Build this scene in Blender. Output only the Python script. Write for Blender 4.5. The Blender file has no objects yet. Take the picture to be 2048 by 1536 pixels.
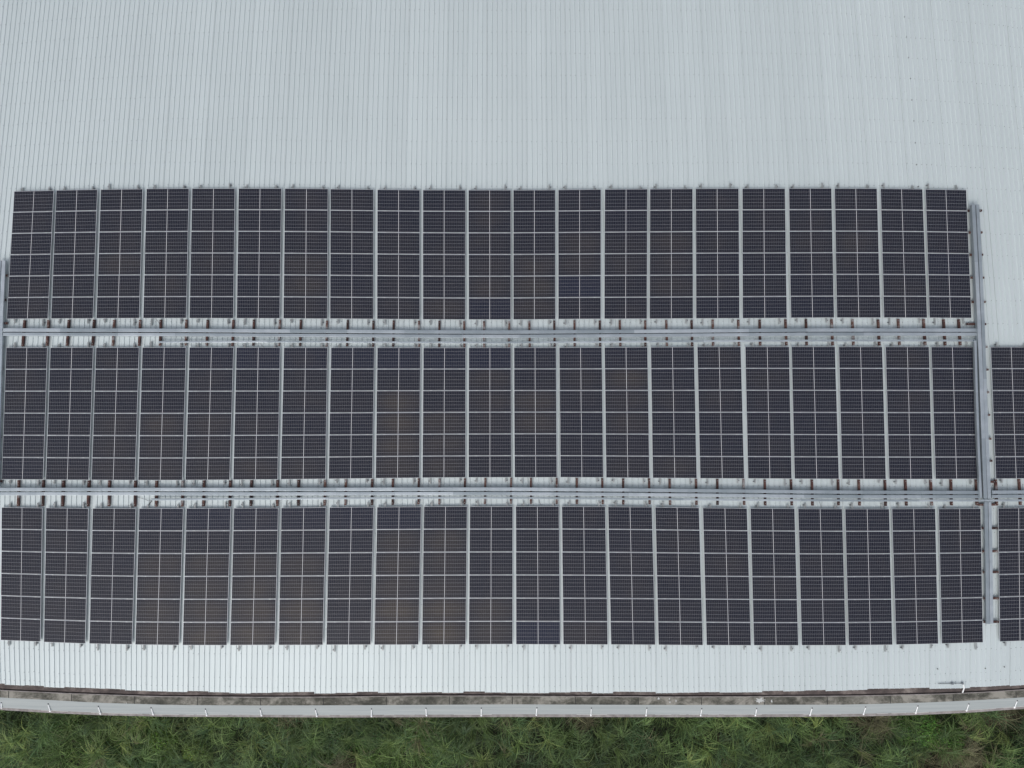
import bpy, math, random
import numpy as np
from mathutils import Matrix, Vector
random.seed(7); rng = np.random.default_rng(11)
S = bpy.context.scene
C = S.collection
R = math.radians
# ------------------------------------------------------------------ camera, light, exposure
SLOPE = R(4.0)                                   # the roof falls 4 degrees towards the eave
ROOF = Matrix.Translation((0, 0, 7.5)) @ Matrix.Rotation(SLOPE, 4, 'X')
cd = bpy.data.cameras.new("camera"); cam = bpy.data.objects.new("camera", cd); C.objects.link(cam)
cd.sensor_width = 36.0; cd.lens = 36.0 * 1366.0 / 2048.0; cd.clip_end = 2000.0
cam.matrix_world = ROOF @ Matrix.Rotation(R(3.5), 4, 'X') @ Matrix.Translation((0, 0, 35.8))
S.camera = cam
SUN_EL, SUN_AZ = R(43), R(203)
W = bpy.data.worlds.new("World"); S.world = W; W.use_nodes = True
wn = W.node_tree; wn.nodes.clear()
sky = wn.nodes.new('ShaderNodeTexSky'); sky.sky_type = 'NISHITA'; sky.sun_disc = False
sky.sun_elevation = SUN_EL; sky.sun_rotation = SUN_AZ; sky.dust_density = 3.0; sky.air_density = 1.0; sky.ozone_density = 1.0
bg = wn.nodes.new('ShaderNodeBackground'); bg.inputs['Strength'].default_value = 0.15
hs = wn.nodes.new('ShaderNodeHueSaturation'); hs.inputs['Saturation'].default_value = 0.38   # thin overcast: a greyer sky
wo = wn.nodes.new('ShaderNodeOutputWorld')
wn.links.new(sky.outputs[0], hs.inputs['Color']); wn.links.new(hs.outputs[0], bg.inputs[0]); wn.links.new(bg.outputs[0], wo.inputs[0])
sd_ = bpy.data.lights.new("sun", 'SUN'); sd_.energy = 0.48; sd_.angle = R(22); sd_.color = (1.0, 0.97, 0.93)
sun = bpy.data.objects.new("sun", sd_); C.objects.link(sun)
sun.rotation_euler = Vector((math.sin(SUN_AZ)*math.cos(SUN_EL), math.cos(SUN_AZ)*math.cos(SUN_EL), math.sin(SUN_EL))).to_track_quat('Z', 'Y').to_euler()
S.view_settings.view_transform = 'Standard'; S.view_settings.look = 'None'; S.view_settings.gamma = 1.0
S.view_settings.exposure = 0.2
S.render.engine = 'CYCLES'
S.cycles.max_bounces = 6

# ------------------------------------------------------------------ layout from image coordinates, lens bend included (metres on the roof)
AX = [0.1325,0.2824,-0.4214,-0.181,-0.3868,-0.3394,-0.2172,-0.4848,0.7175,-0.0202,-0.0167,-0.0117,-0.0565,-0.042,0.0984]
AY = [-0.0133,0.0157,0.026,-0.0246,0.0478,-0.1382,1.2783,0.2523,-1.8786,-0.2391,0.0217,-0.0243,-0.049,-0.0134,-1.3306,0.7552,0.0804,0.4319]
# panel columns of the three blocks from image coordinates, projected onto the roof (m): left edge, right edge, height up the slope; top and bottom line of each block
LINE0 = [(-26.431,-24.353,10.261),(-24.196,-22.038,10.315),(-21.833,-19.628,10.35),(-19.41,-17.173,10.383),(-16.987,-14.736,10.391),(-14.516,-12.259,10.388),(-12.059,-9.788,10.383),(-9.635,-7.377,10.35),(-7.144,-4.907,10.315),(-4.727,-2.49,10.302),(-2.311,-0.073,10.302),(0.08,2.291,10.302),(2.47,4.714,10.329),(4.94,7.178,10.35),(7.344,9.589,10.369),(9.768,12.033,10.383),(12.252,14.496,10.383),(14.716,16.96,10.396),(17.153,19.378,10.396),(19.589,21.794,10.375),(21.978,24.123,10.331)]
LINE1 = [(-26.521,-24.375,3.436),(-24.192,-22.013,3.449),(-21.81,-19.578,3.457),(-19.355,-17.117,3.463),(-16.927,-14.636,3.463),(-14.446,-12.201,3.455),(-11.997,-9.707,3.444),(-9.542,-7.291,3.423),(-7.075,-4.85,3.41),(-4.666,-2.461,3.391),(-2.257,-0.072,3.383),(0.079,2.264,3.397),(2.441,4.653,3.423),(4.856,7.075,3.423),(7.232,9.497,3.436),(9.674,11.938,3.455),(12.122,14.426,3.463),(14.656,16.908,3.489),(17.072,19.349,3.489),(19.546,21.798,3.489),(21.941,24.127,3.476)]
LINE2 = [(-26.471,-24.337,1.893),(-24.167,-21.941,1.898),(-21.771,-19.533,1.903),(-19.35,-17.078,1.906),(-16.882,-14.591,1.906),(-14.42,-12.149,1.901),(-11.939,-9.675,1.893),(-9.465,-7.22,1.89),(-7.043,-4.805,1.887),(-4.628,-2.435,1.885),(-2.252,-0.065,1.887),(0.111,2.298,1.887),(2.487,4.693,1.893),(4.857,7.089,1.906),(7.279,9.524,1.919),(9.715,11.973,1.94),(12.222,14.506,1.94),(14.651,16.909,1.94),(17.125,19.383,1.94),(19.573,21.825,1.937),(21.969,24.162,1.927),(25.084,27.205,1.919)]
LINE3 = [(-26.401,-24.279,-4.953),(-24.117,-21.917,-4.966),(-21.755,-19.523,-4.979),(-19.335,-17.071,-4.987),(-16.891,-14.62,-4.974),(-14.42,-12.136,-4.961),(-11.962,-9.665,-4.935),(-9.485,-7.24,-4.909),(-7.046,-4.801,-4.876),(-4.633,-2.42,-4.858),(-2.239,-0.039,-4.845),(0.142,2.31,-4.837),(2.517,4.717,-4.845),(4.885,7.111,-4.863),(7.298,9.556,-4.884),(9.75,12.015,-4.897),(12.228,14.466,-4.909),(14.641,16.918,-4.922),(17.099,19.35,-4.927),(19.538,21.757,-4.935),(21.938,24.099,-4.927),(25.057,27.147,-4.909)]
LINE4 = [(-26.335,-24.25,-6.41),(-24.043,-21.875,-6.435),(-21.642,-19.428,-6.453),(-19.241,-16.976,-6.461),(-16.796,-14.525,-6.448),(-14.344,-12.067,-6.435),(-11.893,-9.608,-6.415),(-9.415,-7.157,-6.389),(-6.957,-4.698,-6.371),(-4.537,-2.323,-6.358),(-2.168,0.026,-6.353),(0.207,2.414,-6.351),(2.581,4.801,-6.358),(4.969,7.215,-6.376),(7.408,9.647,-6.402),(9.866,12.125,-6.435),(12.318,14.582,-6.461),(14.782,17.034,-6.473),(17.202,19.46,-6.479),(19.621,21.841,-6.473),(22.035,24.19,-6.461),(25.108,27.205,-6.427)]
LINE5 = [(-26.079,-24.083,-13.136),(-23.874,-21.783,-13.234),(-21.551,-19.389,-13.299),(-19.203,-16.997,-13.331),(-16.793,-14.561,-13.351),(-14.364,-12.107,-13.346),(-11.897,-9.665,-13.334),(-9.468,-7.224,-13.334),(-7.013,-4.775,-13.326),(-4.584,-2.372,-13.314),(-2.193,0.026,-13.301),(0.217,2.455,-13.301),(2.627,4.878,-13.314),(5.062,7.3,-13.326),(7.479,9.723,-13.339),(9.933,12.177,-13.356),(12.349,14.593,-13.361),(14.791,17.022,-13.358),(17.188,19.401,-13.346),(19.606,21.735,-13.306),(21.942,24.021,-13.239),(24.905,26.94,-13.134)]
CHAN_A = [(-25.624,3.353,-25.662,1.981),(-24.351,3.359,-24.385,1.987),(-23.302,3.365,-23.333,1.993),(-21.977,3.37,-22.005,1.997),(-20.914,3.374,-20.939,2.001),(-19.55,3.377,-19.572,2.004),(-18.448,3.379,-18.468,2.007),(-17.096,3.38,-17.114,2.007),(-16.008,3.38,-16.023,2.007),(-14.643,3.376,-14.657,2.003),(-13.554,3.372,-13.566,2.0),(-12.203,3.367,-12.213,1.994),(-11.101,3.362,-11.11,1.99),(-9.736,3.351,-9.744,1.979),(-8.647,3.342,-8.654,1.97),(-7.296,3.334,-7.301,1.961),(-6.228,3.328,-6.232,1.956),(-4.881,3.318,-4.884,1.946),(-3.819,3.31,-3.82,1.938),(-2.506,3.305,-2.507,1.932),(-1.47,3.301,-1.47,1.929),(-0.158,3.306,-0.156,1.934),(0.918,3.312,0.921,1.94),(2.223,3.325,2.226,1.953),(3.28,3.337,3.284,1.965),(4.611,3.34,4.616,1.967),(5.668,3.34,5.675,1.967),(7.007,3.346,7.014,1.973),(8.109,3.352,8.118,1.979),(9.447,3.361,9.457,1.989),(10.549,3.37,10.561,1.997),(11.906,3.375,11.919,2.003),(13.003,3.379,13.017,2.006),(14.372,3.391,14.389,2.019),(15.456,3.403,15.474,2.03),(16.807,3.406,16.828,2.033),(17.896,3.406,17.918,2.033),(19.247,3.406,19.272,2.033),(20.309,3.406,20.337,2.033),(21.647,3.401,21.679,2.028),(22.697,3.395,22.731,2.022),(23.484,3.393,23.52,2.02)]
CHAN_B = [(-25.555,-4.992,-25.542,-6.326),(-24.274,-4.998,-24.263,-6.332),(-23.238,-5.004,-23.229,-6.338),(-21.918,-5.011,-21.91,-6.345),(-20.857,-5.017,-20.85,-6.351),(-19.512,-5.022,-19.506,-6.355),(-18.412,-5.025,-18.407,-6.359),(-17.053,-5.02,-17.049,-6.354),(-15.953,-5.014,-15.95,-6.348),(-14.595,-5.007,-14.592,-6.341),(-13.495,-5.001,-13.493,-6.335),(-12.149,-4.988,-12.148,-6.322),(-11.05,-4.977,-11.048,-6.311),(-9.691,-4.963,-9.69,-6.297),(-8.604,-4.951,-8.604,-6.285),(-7.246,-4.933,-7.245,-6.268),(-6.167,-4.919,-6.166,-6.253),(-4.826,-4.907,-4.826,-6.241),(-3.76,-4.899,-3.76,-6.233),(-2.445,-4.892,-2.445,-6.226),(-1.397,-4.886,-1.397,-6.22),(-0.06,-4.881,-0.059,-6.215),(0.983,-4.878,0.984,-6.212),(2.303,-4.88,2.304,-6.215),(3.364,-4.884,3.365,-6.218),(4.683,-4.893,4.685,-6.227),(5.757,-4.901,5.759,-6.235),(7.103,-4.912,7.105,-6.246),(8.177,-4.921,8.179,-6.255),(9.541,-4.929,9.543,-6.263),(10.635,-4.935,10.637,-6.269),(12.007,-4.942,12.009,-6.276),(13.093,-4.947,13.096,-6.281),(14.465,-4.955,14.467,-6.289),(15.544,-4.96,15.546,-6.294),(16.89,-4.964,16.892,-6.298),(17.971,-4.966,17.974,-6.3),(19.317,-4.97,19.319,-6.304),(20.391,-4.974,20.393,-6.308),(21.711,-4.971,21.712,-6.305),(22.746,-4.968,22.747,-6.302),(24.053,-4.961,24.053,-6.295),(25.062,-4.955,25.062,-6.289),(26.291,-4.949,26.29,-6.283)]
CHAN_C = [(24.184,9.224,24.94,9.224),(24.189,8.039,24.903,8.039),(24.193,6.845,24.893,6.845),(24.196,5.629,24.908,5.629),(24.182,4.339,24.919,4.339),(23.871,3.147,24.908,3.147),(24.385,1.941,24.922,1.941),(24.387,0.738,24.923,0.738),(24.377,-0.453,24.912,-0.453),(24.367,-1.613,24.914,-1.613),(24.342,-2.846,24.913,-2.846),(24.319,-4.009,24.915,-4.009),(24.3,-5.09,25.05,-5.09)]
CHAN_D = [(24.121,-6.27,25.076,-6.27),(24.225,-7.471,25.037,-7.471),(24.215,-8.641,25.012,-8.641),(24.209,-9.705,24.992,-9.705),(24.166,-11.017,24.947,-11.017),(24.13,-12.186,24.896,-12.186)]
CHAN_E = [(-27.31,5.723,-26.625,5.723),(-27.303,4.419,-26.632,4.419),(-27.299,3.2,-26.511,3.2),(-27.295,1.986,-26.692,1.986),(-27.292,0.803,-26.664,0.803),(-27.263,-0.374,-26.65,-0.374),(-27.23,-1.626,-26.606,-1.626),(-27.177,-2.768,-26.554,-2.768),(-27.124,-3.905,-26.502,-3.905),(-27.071,-5.039,-26.406,-5.039)]
TRAY_A1 = [(-26.622,2.82),(-18.933,2.806),(-13.702,2.775),(-8.995,2.748),(-4.55,2.722),(-0.628,2.709),(3.295,2.727),(7.217,2.748),(11.14,2.78),(15.063,2.814),(19.77,2.814),(24.399,2.806)]
TRAY_A2 = [(-26.612,2.596),(-18.926,2.583),(-13.697,2.551),(-8.991,2.525),(-4.548,2.499),(-0.627,2.485),(3.293,2.506),(7.214,2.538),(11.136,2.564),(15.058,2.604),(19.763,2.604),(24.39,2.596)]
TRAY_A3 = [(-18.484,2.187),(-13.701,2.213),(-7.164,2.182),(-0.627,2.161),(5.909,2.2),(12.446,2.253),(17.676,2.266),(24.292,2.266)]
TRAY_B1 = [(-27.166,-5.457),(-19.949,-5.457),(-13.506,-5.457),(-8.351,-5.449),(-3.196,-5.439),(-0.103,-5.439),(7.113,-5.49),(12.267,-5.546),(16.131,-5.592),(19.995,-5.608),(24.118,-5.613)]
TRAY_B2 = [(-27.155,-5.682),(-19.942,-5.677),(-13.5,-5.682),(-8.348,-5.674),(-3.195,-5.669),(-0.103,-5.674),(7.11,-5.725),(12.262,-5.776),(16.124,-5.827),(19.988,-5.832),(24.109,-5.83)]
TRAY_B3 = [(-18.566,-5.975),(-13.494,-5.945),(-8.344,-5.912),(-3.709,-5.889),(-0.103,-5.889),(7.108,-5.95),(12.257,-6.001),(17.406,-6.027),(21.268,-6.027),(27.062,-6.021)]
TRAY_B4 = [(24.737,-5.6),(27.082,-5.592)]
TRAY_B5 = [(24.728,-5.815),(27.072,-5.804)]
TRAY_C1 = [(24.337,9.462),(24.355,7.029),(24.37,5.435),(24.38,2.274),(24.366,0.707),(24.348,-1.887),(24.325,-5.608),(24.325,-5.914)]
TRAY_C2 = [(24.556,9.462),(24.578,7.029),(24.59,5.435),(24.575,2.274),(24.556,0.707),(24.529,-1.887),(24.525,-5.608),(24.525,-5.914)]
TRAY_C3 = [(24.144,2.248),(24.11,0.186),(24.08,-2.404),(24.085,-4.459),(24.089,-5.888)]
TRAY_D1 = [(24.421,-6.104),(24.369,-8.545),(24.267,-12.267)]
TRAY_D2 = [(24.614,-6.104),(24.561,-8.545),(24.448,-12.25)]
TRAY_E1 = [(-26.987,6.497),(-27.018,5.459),(-26.975,2.814),(-26.919,0.193),(-26.877,-2.404),(-26.795,-5.286)]
TRAY_E2 = [(-26.758,6.497),(-26.779,5.459),(-26.745,2.814),(-26.685,0.193),(-26.643,-2.404),(-26.563,-5.286)]
EDGE_GUT = [(-27.774,-15.572),(-26.231,-15.69),(-23.151,-15.834),(-18.357,-15.997),(-13.159,-16.037),(-8.807,-16.022),(-4.788,-15.967),(-0.102,-15.977),(8.602,-16.022),(17.308,-15.979),(22.125,-15.872),(24.126,-15.79),(26.232,-15.66),(27.826,-15.547)]
EDGE_CON = [(-27.77,-15.979),(-26.228,-16.079),(-24.047,-16.187),(-21.224,-16.341),(-17.508,-16.451),(-12.9,-16.478),(-8.805,-16.468),(-0.102,-16.424),(8.601,-16.453),(17.304,-16.434),(20.789,-16.344),(23.404,-16.236),(26.228,-16.074),(27.822,-15.967)]
EDGE_APR = [(-27.94,-16.565),(-26.388,-16.678),(-23.805,-16.829),(-21.224,-16.942),(-17.616,-17.029),(-8.859,-17.054),(-0.103,-17.017),(8.653,-17.029),(17.41,-17.004),(20.916,-16.929),(23.548,-16.811),(26.391,-16.621),(27.994,-16.503)]
EDGE_LIP = [(-27.949,-16.699),(-26.397,-16.812),(-23.813,-16.962),(-21.231,-17.075),(-17.622,-17.153),(-8.862,-17.188),(-0.103,-17.163),(8.656,-17.175),(17.416,-17.15),(20.923,-17.063),(23.556,-16.95),(26.4,-16.749),(28.004,-16.636)]
EAVE = [(-28.951,-15.168),(-26.135,-15.342),(-22.862,-15.491),(-19.59,-15.653),(-13.364,-15.765),(-6.733,-15.753),(-3.163,-15.728),(0.816,-15.74),(7.039,-15.753),(13.059,-15.715),(18.266,-15.591),(24.138,-15.491),(26.134,-15.367),(29.001,-15.193)]
SPOUT = [(-26.232,-16.368,-26.294,-16.71),(-23.808,-16.408,-23.769,-16.876),(-21.232,-16.533,-21.174,-17.009),(-18.521,-16.598,-18.454,-17.046),(-15.733,-16.673,-15.699,-17.089),(-12.92,-16.658,-12.884,-17.091),(-10.083,-16.685,-10.036,-17.134),(-7.206,-16.658,-7.231,-17.134),(-4.413,-16.623,-4.401,-17.096),(-1.573,-16.623,-1.58,-17.096),(1.281,-16.598,1.248,-17.071),(4.072,-16.623,4.059,-17.091),(6.919,-16.623,6.892,-17.096),(9.737,-16.648,9.703,-17.091),(12.556,-16.648,12.523,-17.091),(15.401,-16.616,15.321,-17.071),(18.14,-16.558,18.077,-17.031),(20.823,-16.508,20.768,-16.971),(23.446,-16.406,23.391,-16.853),(25.935,-16.249,25.865,-16.69)]
DARKSCREW = [(21.249,19.91),(21.317,18.783),(21.385,17.64),(21.451,16.473),(21.489,15.284),(21.549,14.126),(21.586,12.932),(21.61,11.735),(21.653,10.537),(24.175,-14.555),(25.149,-14.48),(21.736,-14.58)]
HOSE = [(21.715,-15.311),(22.454,-15.306),(22.965,-15.294),(23.025,-15.381),(23.057,-15.53),(23.059,-15.803)]
SPLASH = [(12.696,-16.211),(13.296,-16.261),(7.501,-16.123),(8.064,-16.136),(8.087,-16.298),(8.396,-16.223)]
WIRE = [[(-19.449,-5.865),(-19.175,-5.942),(-18.965,-6.006),(-18.834,-6.071),(-18.666,-6.058)],[(-18.653,-6.058),(-18.753,-6.173),(-18.839,-6.327),(-18.874,-6.429)],[(23.199,2.256),(23.247,2.15),(23.255,2.018)],[(15.886,-6.019),(15.958,-6.224),(16.018,-6.404)],[(1.397,-5.968),(1.423,-6.148),(1.526,-6.301)],[(-18.694,3.366),(-18.585,3.234),(-18.528,3.101)],[(-13.25,2.15),(-13.142,2.018),(-13.009,1.939)],[(-11.618,-5.968),(-11.666,-6.173),(-11.637,-6.327)]]
VENTV = [20.293,19.072,17.838,16.633,15.428,14.199,12.998,11.766]
def warp(u, v):  # bends straight ribs and purlin rows to copy lens distortion
    """Regular sheet grid (u across, v up the slope) to roof metres, with lens distortion put into the shape."""
    a, b = u/27.0, v/20.0
    o = np.ones_like(a)
    X = [a, a**3, a**5, a*b, a*b*b, a*b**3, a**3*b, a**3*b*b, a**3*b**3, o, b, b*b, a*a, a*a*b, a*a*b*b]
    Y = [o, b, b*b, b**3, a*a, a**4, a*a*b, a*a*b*b, a**4*b, a**4*b*b, a, a*b, a**3, a**3*b, a*a*b**3, a**4*b**3, a**6, a**6*b]
    return u + sum(k*t for k, t in zip(AX, X)), v + sum(k*t for k, t in zip(AY, Y))

# ------------------------------------------------------------------ materials
def mat(name, col=(.5, .5, .5), rough=.6, metal=0.0, spec=.5):
    m = bpy.data.materials.new(name); m.use_nodes = True
    b = m.node_tree.nodes['Principled BSDF']
    b.inputs['Base Color'].default_value = (*col, 1); b.inputs['Roughness'].default_value = rough
    b.inputs['Metallic'].default_value = metal; b.inputs['Specular IOR Level'].default_value = spec
    return m, m.node_tree, b
def N(t, typ, **kw):
    n = t.nodes.new(typ)
    for k, v in kw.items(): setattr(n, k, v)
    return n
def noise(t, vec, scale, detail=4, rough=.55, dist=0.0):
    n = N(t, 'ShaderNodeTexNoise'); n.inputs['Scale'].default_value = scale; n.inputs['Detail'].default_value = detail
    n.inputs['Roughness'].default_value = rough; n.inputs['Distortion'].default_value = dist
    t.links.new(vec, n.inputs['Vector']); return n.outputs['Fac']
def coords(t, kind='Object', scale=(1, 1, 1)):
    tc = N(t, 'ShaderNodeTexCoord'); mp = N(t, 'ShaderNodeMapping'); mp.inputs['Scale'].default_value = scale
    t.links.new(tc.outputs[kind], mp.inputs['Vector']); return mp.outputs[0]
def worldpos(t, scale=(1, 1, 1)):
    g = N(t, 'ShaderNodeNewGeometry'); mp = N(t, 'ShaderNodeMapping'); mp.inputs['Scale'].default_value = scale
    t.links.new(g.outputs['Position'], mp.inputs['Vector']); return mp.outputs[0]
def ramp(t, fac, stops):
    r = N(t, 'ShaderNodeValToRGB'); e = r.color_ramp.elements
    while len(e) < len(stops): e.new(.5)
    for x, (p, c) in zip(e, stops): x.position = p; x.color = (*c, 1) if len(c) == 3 else c
    t.links.new(fac, r.inputs[0]); return r.outputs[0]
def mix(t, fac, a, b, mode='MIX'):
    m = N(t, 'ShaderNodeMix', data_type='RGBA', blend_type=mode)
    for sock, val in ((m.inputs[0], fac), (m.inputs[6], a), (m.inputs[7], b)):
        if hasattr(val, 'node'): t.links.new(val, sock)
        elif isinstance(val, (int, float)): sock.default_value = val
        else: sock.default_value = (*val, 1)
    return m.outputs[2]
def mth(t, op, a, b=None, c=None):
    m = N(t, 'ShaderNodeMath', operation=op)
    for i, v in enumerate((a, b, c)):
        if v is None: continue
        if hasattr(v, 'node'): t.links.new(v, m.inputs[i])
        else: m.inputs[i].default_value = v
    return m.outputs[0]
def bump(t, b, h, dist=.01, st=.5):
    n = N(t, 'ShaderNodeBump'); n.inputs['Distance'].default_value = dist; n.inputs['Strength'].default_value = st
    t.links.new(h, n.inputs['Height']); t.links.new(n.outputs[0], b.inputs['Normal'])

# white coated roof sheet, faintly streaked by rain
M_ROOF, t, b = mat("roof_sheet", rough=.56, metal=.30)
at = N(t, 'ShaderNodeAttribute', attribute_name='tint')
st = noise(t, worldpos(t, (3.0, .12, 1)), 1.6, 5)
bl = noise(t, worldpos(t, (.12, .12, .12)), 1.0, 4)
sp = noise(t, worldpos(t), 9.0, 6, .7)
f = mth(t, 'ADD', mth(t, 'MULTIPLY', st, .38), mth(t, 'ADD', mth(t, 'MULTIPLY', bl, .35), mth(t, 'MULTIPLY', at.outputs['Fac'], .12)))
c0 = ramp(t, f, [(.30, (.575, .632, .636)), (.70, (.655, .716, .720))])
c1 = mix(t, ramp(t, sp, [(.30, (1, 1, 1)), (.36, (0, 0, 0))]), c0, (.42, .44, .43))
t.links.new(c1, b.inputs['Base Color'])
M_LAPSHADE, t, b = mat("lap_shade", (.10, .115, .125), .85)  # shade along one foot of each rib, painted as a dark strip
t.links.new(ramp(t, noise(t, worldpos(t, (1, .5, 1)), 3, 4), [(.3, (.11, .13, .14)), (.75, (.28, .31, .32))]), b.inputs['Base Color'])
M_SCREW, t, b = mat("screw_steel", (.20, .22, .235), .55, .4)
M_DARK, t, b = mat("dark_rubber", (.025, .025, .028), .6)
M_ALU, t, b = mat("anodised_aluminium", (.64, .66, .69), .4, .35)
M_STRUT, t, b = mat("rail_zinc", (.36, .38, .38), .5, .55)
t.links.new(ramp(t, noise(t, worldpos(t), 5, 4), [(.3, (.38, .40, .40)), (.7, (.56, .58, .58))]), b.inputs['Base Color'])
M_FOOT, t, b = mat("bracket_steel", (.20, .21, .22), .5, .4)
M_BACK, t, b = mat("panel_back_sheet", (.6, .6, .6), .7)
# galvanised trays
M_GALV, t, b = mat("galvanised_steel", rough=.46, metal=.55)
oi = N(t, 'ShaderNodeObjectInfo')
f = mth(t, 'ADD', mth(t, 'MULTIPLY', noise(t, worldpos(t), 1.3, 6, .6), .62), mth(t, 'MULTIPLY', oi.outputs['Random'], .36))
t.links.new(ramp(t, f, [(.28, (.29, .335, .365)), (.5, (.37, .415, .45)), (.72, (.50, .545, .58))]), b.inputs['Base Color'])
t.links.new(ramp(t, noise(t, worldpos(t), 14, 3), [(.3, (.36,)*3), (.7, (.56,)*3)]), b.inputs['Roughness'])
# rust on once-painted channels
M_RUST, t, b = mat("rusty_steel", rough=.85)
oi = N(t, 'ShaderNodeObjectInfo')
f = mth(t, 'ADD', noise(t, worldpos(t), 3.2, 6, .65), mth(t, 'MULTIPLY', mth(t, 'SUBTRACT', oi.outputs['Random'], .5), .26))
t.links.new(ramp(t, f, [(.34, (.030, .014, .013)), (.50, (.075, .030, .025)), (.60, (.12, .065, .052)), (.67, (.22, .20, .20)), (.8, (.28, .28, .28))]), b.inputs['Base Color'])
# dark cells: 6 x 24 half cells, pale gaps, a wide gap in the middle
M_CELL, t, b = mat("solar_cells", rough=.16, spec=.34)
uv = N(t, 'ShaderNodeUVMap', uv_map='UVMap'); sx = N(t, 'ShaderNodeSeparateXYZ'); t.links.new(uv.outputs[0], sx.inputs[0])
U, V = sx.outputs[0], sx.outputs[1]
def lines(coord, n, half):
    d = mth(t, 'PINGPONG', mth(t, 'MULTIPLY', coord, float(n)), 0.5)         # 0 on a gap, .5 in mid cell
    return mth(t, 'LESS_THAN', d, half)
hl = lines(V, 6, .0145)
vl = lines(U, 24, .026)
cl = mth(t, 'LESS_THAN', mth(t, 'ABSOLUTE', mth(t, 'SUBTRACT', U, .5)), .0058)
tint = N(t, 'ShaderNodeAttribute', attribute_name='tint').outputs['Fac']  # brown and blue sheen of the glass, painted into the cell colour
ctr = mth(t, 'SUBTRACT', 1.0, mth(t, 'MULTIPLY', mth(t, 'ADD', mth(t, 'POWER', mth(t, 'ABSOLUTE', mth(t, 'SUBTRACT', U, .5)), 2.0), mth(t, 'POWER', mth(t, 'ABSOLUTE', mth(t, 'SUBTRACT', V, .5)), 2.0)), 2.2))
cn = noise(t, worldpos(t), .9, 3)
brown = mth(t, 'MULTIPLY', mth(t, 'ADD', mth(t, 'MULTIPLY', mth(t, 'MAXIMUM', tint, 0.0), .75), mth(t, 'MULTIPLY', mth(t, 'MAXIMUM', mth(t, 'SUBTRACT', noise(t, worldpos(t), .33, 2), .46), 0.0), .8)), mth(t, 'MULTIPLY', ctr, mth(t, 'ADD', .45, cn)))
blue = mth(t, 'MAXIMUM', mth(t, 'MULTIPLY', tint, -1.0), 0.0)
cell = mix(t, blue, (.0105, .0120, .0215), (.011, .016, .042))
cell = mix(t, brown, cell, (.056, .045, .036))
dust = mth(t, 'MULTIPLY', ramp(t, V, [(.0, (1, 1, 1)), (.085, (0, 0, 0))]), mth(t, 'MULTIPLY', noise(t, worldpos(t), 3.0, 4), .55))
cell = mix(t, dust, cell, (.070, .066, .062))
base = mix(t, hl, cell, (.43, .43, .46))
base = mix(t, vl, base, (.23, .23, .25))
base = mix(t, cl, base, (.56, .56, .58))
t.links.new(base, b.inputs['Base Color'])
t.links.new(ramp(t, noise(t, worldpos(t), 2.2, 4), [(.3, (.10,)*3), (.7, (.26,)*3)]), b.inputs['Roughness'])
# dirty concrete, algae and pale patches
M_CONC, t, b = mat("weathered_concrete", rough=.9)
wp_ = worldpos(t)
f1 = noise(t, worldpos(t, (.7, 1, 1)), 1.3, 7, .68, .5); f2 = noise(t, wp_, 6, 5, .7)
sxc = N(t, 'ShaderNodeSeparateXYZ'); t.links.new(worldpos(t, (.31, 1, 1)), sxc.inputs[0])
wnz = N(t, 'ShaderNodeTexWhiteNoise', noise_dimensions='1D'); t.links.new(mth(t, 'FLOOR', sxc.outputs[0]), wnz.inputs['W'])
jt = mth(t, 'LESS_THAN', mth(t, 'FRACT', sxc.outputs[0]), .012)
c0 = ramp(t, mth(t, 'ADD', mth(t, 'ADD', mth(t, 'MULTIPLY', f1, .72), mth(t, 'MULTIPLY', f2, .22)), mth(t, 'MULTIPLY', wnz.outputs[0], .07)), [(.40, (.050, .050, .040)), (.46, (.095, .092, .076)), (.52, (.17, .162, .138)), (.59, (.29, .275, .24))])
c1 = mix(t, ramp(t, noise(t, wp_, 5.5, 3), [(.73, (0, 0, 0)), (.76, (1, 1, 1))]), c0, (.55, .55, .53)); c1 = mix(t, jt, c1, (.03, .03, .027))
t.links.new(c1, b.inputs['Base Color']); bump(t, b, f2, .01, .4)
M_GUT, t, b = mat("stained_gutter", rough=.9)
t.links.new(ramp(t, noise(t, worldpos(t, (.8, 1, 1)), 2.2, 6, .7), [(.3, (.042, .033, .032)), (.52, (.10, .080, .074)), (.72, (.25, .215, .195))]), b.inputs['Base Color'])
M_APR, t, b = mat("grey_render", rough=.75)
t.links.new(ramp(t, noise(t, worldpos(t, (.15, 6, 6)), 1.6, 5, .6), [(.3, (.29, .32, .325)), (.7, (.36, .39, .39))]), b.inputs['Base Color'])
M_LIP, t, b = mat("pinkish_mortar", rough=.9)
t.links.new(ramp(t, noise(t, worldpos(t), 3, 6, .65), [(.35, (.20, .18, .172)), (.65, (.34, .315, .305))]), b.inputs['Base Color'])
M_WALL, t, b = mat("painted_wall", (.5, .5, .47), .85)
M_PVC, t, b = mat("white_plastic", (.88, .89, .89), .35)
M_PAINT, t, b = mat("white_paint", (.55, .56, .54), .7)
M_WIRE, t, b = mat("grey_wire", (.12, .12, .12), .6)
M_SOIL, t, b = mat("soil", rough=.95)
t.links.new(ramp(t, noise(t, worldpos(t), 1.4, 6), [(.35, (.014, .016, .010)), (.65, (.035, .038, .020))]), b.inputs['Base Color'])
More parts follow.
